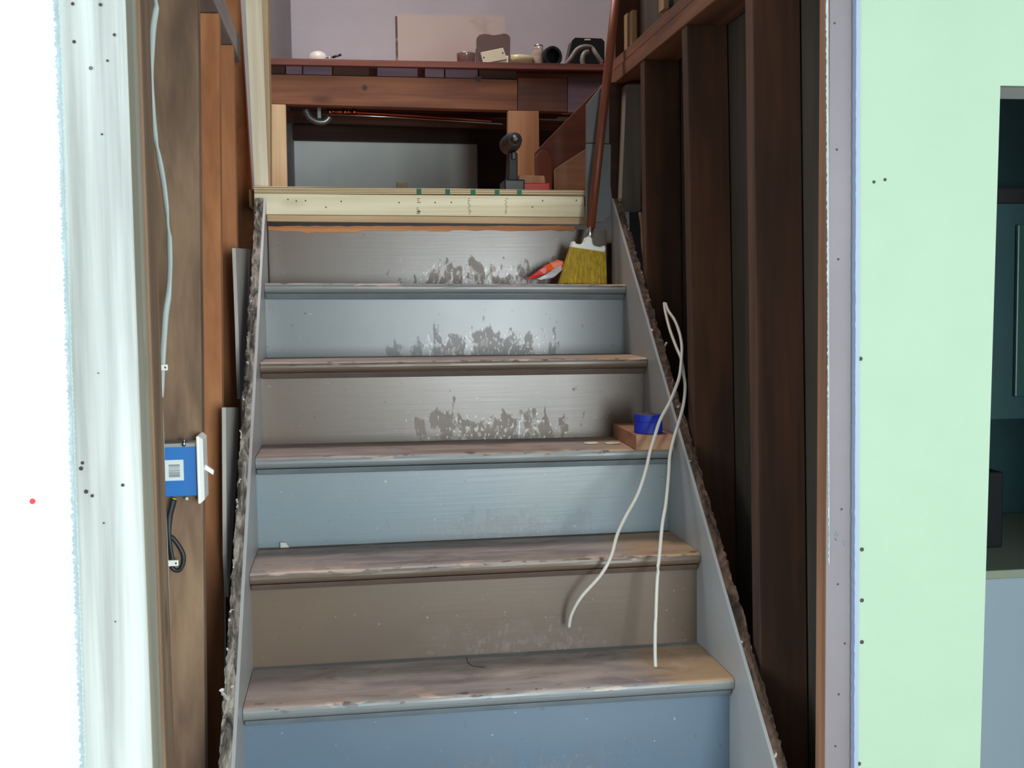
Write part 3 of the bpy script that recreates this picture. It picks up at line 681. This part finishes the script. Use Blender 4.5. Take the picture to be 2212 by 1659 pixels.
bt = at(1107,391); MB().box((bt.x-.030,bt.y-.045,ZDK),(bt.x+.030,bt.y+.065,bt.z)).build('battery', M['black'], dr, bevel=.004)
MB().box((bt.x-.022,bt.y-.047,ZDK+.002),(bt.x+.012,bt.y-.0455,ZDK+.008)).build('orange_stripe', M['orange'], dr)

# ------------------------------------------------------------------ things on the upstairs floor edge
YO = YB+.02
def ob(px, py, Y=YO): return atY(px, py, Y)
ZF = up.location.z + up.dimensions.z if False else None
def flr(px, Y=YO): return atY(px, 125+(px-578)*.0189, YB-.022).z
# white bowl-like lamp shade with a screwdriver
c = ob(686,124); c.z = flr(686)
MB().lathe(c + Vector((0,.045,0)), [(.032,0),(.036,.006),(.034,.022),(.026,.036),(.012,.043),(.0,.045)], (0,0,1), 24).build('white_dome', plain('dusty_white_dome', (208,202,196), .4, nz=.1), smooth=True, label='small white dome lying at the left of the upstairs floor edge', cat='dome')
s = thing('screwdriver', ob(715,125), 'small dark screwdriver lying beside the white dome', 'screwdriver')
MB().tube([ob(718,124,YO-.01), ob(737,118,YO-.01)], .0042, 10).build('handle', M['steeldark'], s, smooth=True)
MB().tube([ob(704,127,YO-.01)+Vector((0,0,.003)), ob(719,123.5,YO-.01)], .0018, 8).build('shaft', M['steel'], s, smooth=True)
# brown wavy-topped case
Yc = YO+.06
pix = [(1029,140),(1029,104),(1031,100),(1031,80),(1036,75),(1046,73),(1056,74),(1066,76),(1080,74),(1090,72),(1098,75),(1102,80),(1102,140)]
panel('brown_case', Yc, pix, .03, M['brownbox'], label='brown upright case with a wavy top standing behind the white cover plate', cat='case')
# jar of paste, cream plate
j = thing('plastic_tub', ob(1008,132), 'clear plastic tub with reddish contents left of the white cover plate', 'tub')
c = ob(1009,131); c.z = flr(1009)
MB().lathe(c + Vector((0,.035,0)), [(.027,0),(.028,.003),(.030,.040),(.031,.043)], (0,0,1), 24).build('contents', M['amber'], j, smooth=True)
MB().lathe(c + Vector((0,.035,0)), [(.0315,.001),(.033,.040),(.034,.044),(.0325,.044),(.0312,.0405)], (0,0,1), 24).build('tub_wall', M['glass'], j, smooth=True)
b = MB().prism([ob(px,py,YO) for px,py in ((1038,113),(1087,103),(1096,128),(1044,137))], (0,.02,0)); pl = b.build('cover_plate', M['cream'], bevel=.0015, label='cream box cover tilted on the upstairs floor edge in front of the brown case', cat='cover plate')
for p in ((1045,124),(1086,114)): MB().lathe(ob(*p,YO-.001), [(.0026,0),(.002,.0012)], (0,1,0), 10).build('screw', M['steeldark'], pl)
panel('white_box', YO+.025, [(1060,140),(1098,140),(1098,120),(1070,122)], .02, M['white_plastic'], label='small white box supporting the tilted cream cover', cat='box')
# pale rolled plastic
c = ob(1126,128); b = MB(); b.tube([ob(1104,128,YO+.03), ob(1120,127,YO+.03), ob(1150,130,YO+.03)], .016, 16)
for v in b.bm.verts: v.co += Vector((0,0,1))*.004*noise.noise(v.co*60)
b.build('plastic_roll', M['palebag'], smooth=True, label='pale yellow plastic film roll lying right of the brown case', cat='plastic film')
# jar with glinting top
c = ob(1168,136); c.z = flr(1168); jr = thing('glass_jar', c, 'crumpled clear jar catching light beside the dark tape ring', 'jar')
b = MB(); b.lathe(c + Vector((0,.045,0)), [(.022,0),(.026,.006),(.026,.045),(.020,.058),(.018,.066),(.019,.074)], (0,0,1), 20)
for v in b.bm.verts: v.co += Vector((noise.noise(v.co*50), noise.noise(v.co*50+Vector((5,5,5))), 0))*.006
b.build('jar_body', plain('glinting_plastic', (176,160,146), .12, nz=.4, ns=50, bs=.8), jr, smooth=True)
MB().lathe(c + Vector((0,.045,.074)), [(.016,0),(.017,.002),(.017,.006),(.015,.007)], (0,0,1), 20).build('lid', M['steel'], jr, smooth=True)
# dark ring (tape roll on edge)
c = ob(1193,124,YO-.0); c.z = flr(1193)+.036; c.y += .03
b = MB(); R_ = .036; ax = Vector((.30,-.95,0)).normalized()
b.lathe(c, [(R_-.009,0),(R_,0),(R_,.020),(R_-.009,.020),(R_-.009,0)], ax, 32)
b.build('tape_ring', M['steeldark'], label='dark roll of tape standing on edge next to the glinting jar', cat='tape roll')
# black case with a grey hose
bc = panel('black_case', YO+.05, [(1226,146),(1226,130),(1236,87),(1242,81),(1300,83),(1306,90),(1306,146)], .07, M['black'], label='black open case under the grey hose at right of the floor edge', cat='case')
panel('handle_slot', YO+.0485, [(1262,87),(1276,87),(1275,84),(1263,84)], .001, M['cream'], bc, bevel=0)
hs = thing('vacuum_hose', ob(1265,130), 'grey hose draped over the black case at the right end of the floor edge', 'hose')
MB().tube(smoothpath([ob(1218,143,YO+.01), ob(1232,128,YO), ob(1246,108,YO), ob(1262,101,YO), ob(1278,104,YO+.01), ob(1288,118,YO), ob(1300,136,YO)],8), .0085, 12).build('hose', M['hose'], hs, smooth=True)
MB().tube(smoothpath([ob(1260,143,YO-.015), ob(1258,128,YO-.015), ob(1262,116,YO-.01), ob(1270,112,YO)],8), .009, 12).build('hose_end', M['hose'], hs, smooth=True)
panel('red_scrap', YO-.02, [(1296,142),(1305,142),(1305,136),(1298,136)], .012, M['red'], label='tiny red scrap at the far right end of the floor edge', cat='scrap')

# ------------------------------------------------------------------ broom
br = thing('broom', atY(1262,607,.92), 'broom with yellow bristles and red-brown handle leaning on the top step', 'broom')
hb, ht = atY(1276,492,.945), atY(1333,-30,1.0)
ext = ht + (ht-hb)*.12
MB().tube([hb, hb.lerp(ext,.33), hb.lerp(ext,.66), ext], .0115, 16).build('handle', M['handle'], br, smooth=True)
MB().tube([atY(1272,520,.94), atY(1277,486,.945)], .0095, 14).build('ferrule', M['steel'], br, smooth=True)
b = MB(); Yh = .925
b.prism([atY(px,py,Yh) for px,py in ((1233,534),(1307,545),(1309,538),(1308,531),(1303,530),(1300,534),(1285,531),(1281,527),(1279,514),(1266,512),(1262,524),(1255,528),(1244,526),(1243,521),(1237,521),(1236,525))], (0,.028,0))
b.build('broom_cap', M['white_plastic'], br, bevel=.003)
b = MB(); ntop, nb = [], []
N = 46
for side in (0,1):
    pass
top0, top1 = atY(1234,532,Yh+.002), atY(1308,544,Yh+.002)
bot0, bot1 = atY(1211,604,.90), atY(1311,607,.90)
zst = (ZL[5]+ZR[5])/2 + .0015
loopT, loopB = [], []
for i in range(N+1):
    t = i/N; loopT.append(top0.lerp(top1,t)); p = bot0.lerp(bot1,t); p.z = ZL[5]+(ZR[5]-ZL[5])*(p.x+HW)/(2*HW) + .001 + (random.random()*.003); p.y += random.uniform(-.002,.002); loopB.append(p)
dT, dB = Vector((0,.024,0)), Vector((0,.05,0))
vt = [b.bm.verts.new(p) for p in loopT]; vb = [b.bm.verts.new(p) for p in loopB]
vt2 = [b.bm.verts.new(p+dT) for p in loopT]; vb2 = [b.bm.verts.new(p+dB) for p in loopB]
for i in range(N): b.face([vt[i],vt[i+1],vb[i+1],vb[i]]); b.face([vt2[i],vt2[i+1],vb2[i+1],vb2[i]]); b.face([vb[i],vb[i+1],vb2[i+1],vb2[i]]); b.face([vt[i],vt[i+1],vt2[i+1],vt2[i]])
b.face([vt[0],vb[0],vb2[0],vt2[0]]); b.face([vt[-1],vb[-1],vb2[-1],vt2[-1]])
b.build('bristles', M['bristle'], br)
# orange and red wrapper beside it
wp = thing('wrapper', atY(1180,604,.95), 'crumpled orange, red and white wrapper lying left of the broom bristles', 'wrapper')
def leaf(pix, Y, mat, nm):
    pts = [atY(px,py,Y) for px,py in pix]; b = MB(); b.prism(pts, (0,.012,0))
    bmesh.ops.subdivide_edges(b.bm, edges=b.bm.edges[:], cuts=3, use_grid_fill=True)
    for v in b.bm.verts: v.co += Vector((0, .006*noise.noise(v.co*70), .002*noise.noise(v.co*90)))
    b.build(nm, mat, wp)
leaf([(1174,575),(1205,561),(1219,566),(1219,585),(1200,585),(1182,590)], .955, M['orange'], 'orange_end')
leaf([(1133,605),(1158,600),(1182,589),(1178,573),(1160,588),(1140,601)], .95, M['red'], 'red_middle')
leaf([(1168,605),(1196,600),(1216,582),(1211,574),(1180,592),(1160,602)], .94, M['wrap'], 'crumpled_edge')

# ------------------------------------------------------------------ wood block with blue tape, chips
z3 = lambda x: ZL[3]+(ZR[3]-ZL[3])*(x+HW)/(2*HW)
blk = []
bl, brr = atY(1372,975,.432), atY(1456,972,.432)
zb = z3(.4); hB = .034
def onz(px, py, z):
    d = ray(px,py); return CAM + d*((z-CAM.z)/d.z)
q = [onz(1374,973,zb), onz(1456,973,zb), onz(1395,948,zb), onz(1324,945,zb)]
q[1].x = min(q[1].x, HW-.004); q[2] = Vector((q[1].x, q[3].y+.004, zb))
for p in q: p.y = min(p.y, .635)
MB().hexa([Vector((p.x,p.y,zb+.0005)) for p in q] + [Vector((p.x,p.y,zb+hB)) for p in q]).build('wood_offcut', M['blockX'], bevel=.0015, label='short brown wood offcut lying on the third worn tread at right', cat='wood block')
tc = (q[0]+q[1]+q[2]+q[3])/4; tc = Vector((.385,(q[0].y+q[3].y)/2+.012,zb+hB+.001))
tc = onz(1408,937,zb+hB+.001) ; tc.y += .030
tp = thing('tape_roll', tc, 'roll of blue masking tape sitting on the brown wood offcut', 'tape roll')
rt = .031
MB().lathe(tc, [(rt-.010,0),(rt,0),(rt,.024),(rt-.001,.0245),(rt-.001,.0255),(rt,.026),(rt,.040),(rt-.010,.040),(rt-.010,0)], (0,0,1), 36).build('tape', M['tape'], tp)
MB().lathe(tc, [(rt-.013,.001),(rt-.0101,.001),(rt-.0101,.041),(rt-.013,.041),(rt-.013,.001)], (0,0,1), 36).build('cardboard_core', M['tapetop'], tp)
def chip(px, py, k, w_, dd, rot, label, h=.003):
    b = MB(); z = ZL[k]+(ZR[k]-ZL[k])*.6 ; c = onz(px,py,z); c.z = ZL[k]+(ZR[k]-ZL[k])*(c.x+HW)/(2*HW)+.0012
    pts = []
    for i in range(9):
        a = i/9*2*math.pi; r = 1+random.uniform(-.25,.2); pts.append(c + Vector((math.cos(a)*w_*r, math.sin(a)*dd*r, 0)))
    b.prism(pts, (0,0,h)).build('paint_chip', M['plaster'] if rot else M['cream'], bevel=.0005, label=label, cat='paint chip')
chip(1276,958,3,.018,.010,0,'cream paint chip left of the white one by the wood offcut')
chip(1323,958,3,.017,.009,1,'white paint chip next to the brown wood offcut')
c = onz(612,1184,ZL[2]); MB().prism([c+Vector((-.006,0,.001)), c+Vector((.012,0,.001)), c+Vector((.006,0,.011)), c+Vector((-.006,0,.012))], (0,.008,0)).build('plaster_chunk', M['plaster'], label='white plaster chunk at the back left of the second tread', cat='plaster chunk')
b = MB(); rr = [onz(x_,y_,ZL[1]+.0022) for x_,y_ in ((1008,1420),(1012,1432),(1024,1439),(1045,1441))]
b.tube(smoothpath(rr), .0006, 6).build('wire_bit', M['blackcable'], label='thin dark curl of wire on the lowest visible tread', cat='wire')

# ------------------------------------------------------------------ cables at right
cab = 'bare white cable end from the right wall bay, '
apex = (1435,655,.66)
strand('electric_cable', [apex,(1437,672,.63),(1447,712,.57),(1461,750,.50),(1472,777,.455),(1477,810,.42),(1480,837,.40),(1476,875,.37),(1466,913,.345),(1456,945,.32),(1447,985,.29),(1444,1030,.255),(1438,1090,.21),(1431,1130,.18),(1425,1193,.15),(1420,1248,.135),(1416,1348,.115),(1415,1400,.10),(1416,1441,.088)], .0036, M['cable'], label=cab+'longer one touching the lowest tread', cat='cable', group='white cables at the right of the stairs')
strand('electric_cable', [(1438,656,.64),(1444,672,.61),(1458,693,.57),(1468,720,.52),(1473,748,.475),(1472,777,.44),(1468,812,.405),(1458,842,.385),(1445,872,.365),(1426,907,.345),(1415,940,.33),(1404,975,.31),(1395,1015,.285),(1377,1069,.25),(1352,1115,.22),(1333,1156,.195),(1320,1202,.175),(1297,1243,.17),(1256,1289,.18),(1235,1326,.195),(1229,1355,.205)], .0036, M['cable'], label=cab+'shorter one ending over the second riser', cat='cable', group='white cables at the right of the stairs')

# ------------------------------------------------------------------ switch box and cables at left
sb = thing('switch_box', (-.545,.07,.56), 'blue electrical box with a barcode sticker and white toggle switch plate', 'switch box')
YS = .045
a, c = atY(352,1074,YS), atY(424,964,YS)
MB().box((-.588,YS,a.z),(-.5185,.100,c.z)).build('box', M['bluebox'], sb, bevel=.0015)
MB().box((-.588,YS-.0005,c.z-.001),(-.5185,.100,c.z+.006)).build('box_flange', plain('grey_flange', (150,148,144), .6), sb, bevel=.001)
s0, s1 = atY(356,1039,YS-.0007), atY(396,993,YS-.0007)
st = MB().box((s0.x-.02,YS-.0007,s0.z),(s1.x,YS-.0001,s1.z)).build('barcode_sticker', M['label'], sb, bevel=0)
s0, s1 = atY(365,1031,YS-.001), atY(388,1002,YS-.001)
b = MB(); n = 11
for i in range(n): zz = s0.z + (s1.z-s0.z)*i/n; b.box((s0.x,YS-.0011,zz),(s1.x,YS-.0008,zz+(s1.z-s0.z)/n*random.choice((.35,.55,.7))))
b.build('barcode', M['ink'], st)
# plate: bevelled sheet facing the stairs
pz0, pz1 = atY(430,1086,YS).z, atY(430,941,YS).z
py0, py1 = YS-.012, YS+.058; xb, xf = -.5175, -.5065
b = MB(); i_ = .006
V = [(xb,py0,pz0),(xb,py1,pz0),(xb,py1,pz1),(xb,py0,pz1)]; W = [(xf,py0+i_,pz0+i_),(xf,py1-i_,pz0+i_),(xf,py1-i_,pz1-i_),(xf,py0+i_,pz1-i_)]
M0 = [(xb+.004,)+v[1:] for v in V]
vs = [[b.bm.verts.new(p) for p in L] for L in (V,M0,W)]
b.face(vs[0]); b.face(vs[2])
for A, B in ((vs[0],vs[1]),(vs[1],vs[2])):
    for i in range(4): b.face([A[i],A[(i+1)%4],B[(i+1)%4],B[i]])
b.build('switch_plate', M['white_plastic'], sb, bevel=.001)
zc = (pz0+pz1)/2; yc = (py0+py1)/2
MB().hexa([(xf-.001,yc-.005,zc-.004),(xf+.013,yc-.004,zc-.014),(xf+.013,yc+.004,zc-.014),(xf-.001,yc+.005,zc-.004),(xf-.001,yc-.005,zc+.006),(xf+.014,yc-.004,zc-.006),(xf+.014,yc+.004,zc-.006),(xf-.001,yc+.005,zc+.006)]).build('toggle', M['white_plastic'], sb, bevel=.001)
MB().tube([atY(397,962,YS-.004), atY(398,950,YS+.006)], .0035, 10).build('nail', M['steel'], sb, smooth=True)
MB().tube([atY(403,1074,YS+.01), atY(404,1080,YS+.01)], .003, 8).build('nail', M['label'], sb, smooth=True)
strand('power_cable', [(376,1080,.045),(371,1100,.045),(366,1120,.045),(364,1150,.045),(367,1180,.045),(372,1208,.045),(375,1222,.045)], .0055, M['blackcable'], flat=.7, label='thick black cable dropping from the bottom of the blue box', cat='cable')
strand('cable_loop', [(366,1160,.055),(374,1163,.055),(387,1180,.055),(396,1198,.055),(396,1216,.055),(388,1231,.055),(377,1231,.055),(371,1224,.055)], .004, M['blackcable'], label='black cable loop curling around the lower white clip', cat='cable')
MB().tube([atY(377,1076,.058), atY(374,1085,.058)], .004, 10).build('cable_sheath', M['yellowtip'], smooth=True, label='yellow sheath end of cable just under the blue box', cat='cable')
def clip(px, py, w_, label, Y):
    a, c = atY(px,py+7,Y), atY(px+w_,py-7,Y)
    k = MB().box((a.x,Y,a.z),(c.x,Y+.006,c.z)).build('cable_clip', M['white_plastic'], bevel=.0015, label=label, cat='clip')
    MB().lathe(Vector((c.x-.004,Y-.0006,(a.z+c.z)/2)), [(.0018,0),(.0016,.001)], (0,1,0), 8).build('nail', M['steeldark'], k)
clip(362,1217,23,'small white cable clip below the blue box', .036)
clip(347,794,15,'small white clip pinning the grey-white cable above the blue box', .036)
strand('wall_cable', [(332,-30,.02),(335,0,.02),(337,18,.02),(331,60,.02),(328,105,.02),(326,150,.02),(328,211,.02),(331,256,.03),(336,301,.04),(343,337,.04),(353,392,.05),(360,452,.055),(364,500,.05),(366,518,.05),(367,575,.05),(364,636,.045),(358,681,.045),(354,735,.045),(351,786,.045),(349,831,.045),(347,858,.045)], .0055, M['romex'], flat=.55, n=4, label='grey-white flat cable snaking down the left studs to the box', cat='cable')
strand('thin_cord', [(314,-30,-.14),(316,60,-.14),(323,250,-.14),(328,346,-.14),(332,500,-.14),(338,620,-.14),(343,756,-.14),(349,861,-.14),(353,950,-.14),(356,1071,-.14),(360,1159,-.14),(364,1278,-.14),(368,1437,-.14),(376,1659,-.14),(380,1740,-.14)], .0013, M['romex'], n=3, label='thin pale cord running straight down beside the old brown stud', cat='cord')

# ------------------------------------------------------------------ kitchen seen through the doorway
ZC = .15
kc = thing('kitchen_counter', (1.9,1.2,FL), 'blue-white base cabinet with a pale counter seen through the doorway', 'cabinet')
MB().box((1.0,.86,FL),(2.49,1.60,ZC-.02)).build('cabinet_body', M['cabwhite'], kc)
MB().box((.98,.84,ZC-.018),(2.49,1.61,ZC+.006)).build('countertop', M['counter'], kc, bevel=.003)
uc = thing('upper_cabinet', (1.9,1.3,.55), 'dark teal wall cabinet with a panelled door seen through the doorway', 'cabinet')
a, c = atY(2163,905,1.28), atY(2240,440,1.28)
hz = c.z; MB().box((1.0,1.28,a.z),(2.49,1.61,c.z)).build('cabinet_body', M['teal'], uc)
a, c = atY(2193,858,1.262), atY(2330,484,1.262)
dd = MB().box((a.x,1.262,a.z),(c.x,1.278,c.z)).build('door', M['teal2'], uc, bevel=.004)
MB().box((a.x+.03,1.250,a.z+.06),(a.x+.036,1.258,a.z+.17)).build('handle', M['steel'], dd, bevel=.001)
MB().box((1.02,1.3,hz+.002),(2.4,1.6,hz+.05)).build('range_hood', M['blackm'], bevel=.004, label='dark range hood above the teal cabinet through the doorway', cat='range hood')
a = atY(2150,1085,1.1); MB().box((a.x-.04,1.1,ZC+.008),(a.x+.025,1.2,atY(2150,1020,1.1).z)).build('dark_canister', M['black'], bevel=.004, label='dark canister standing on the kitchen counter behind the doorway edge', cat='canister')
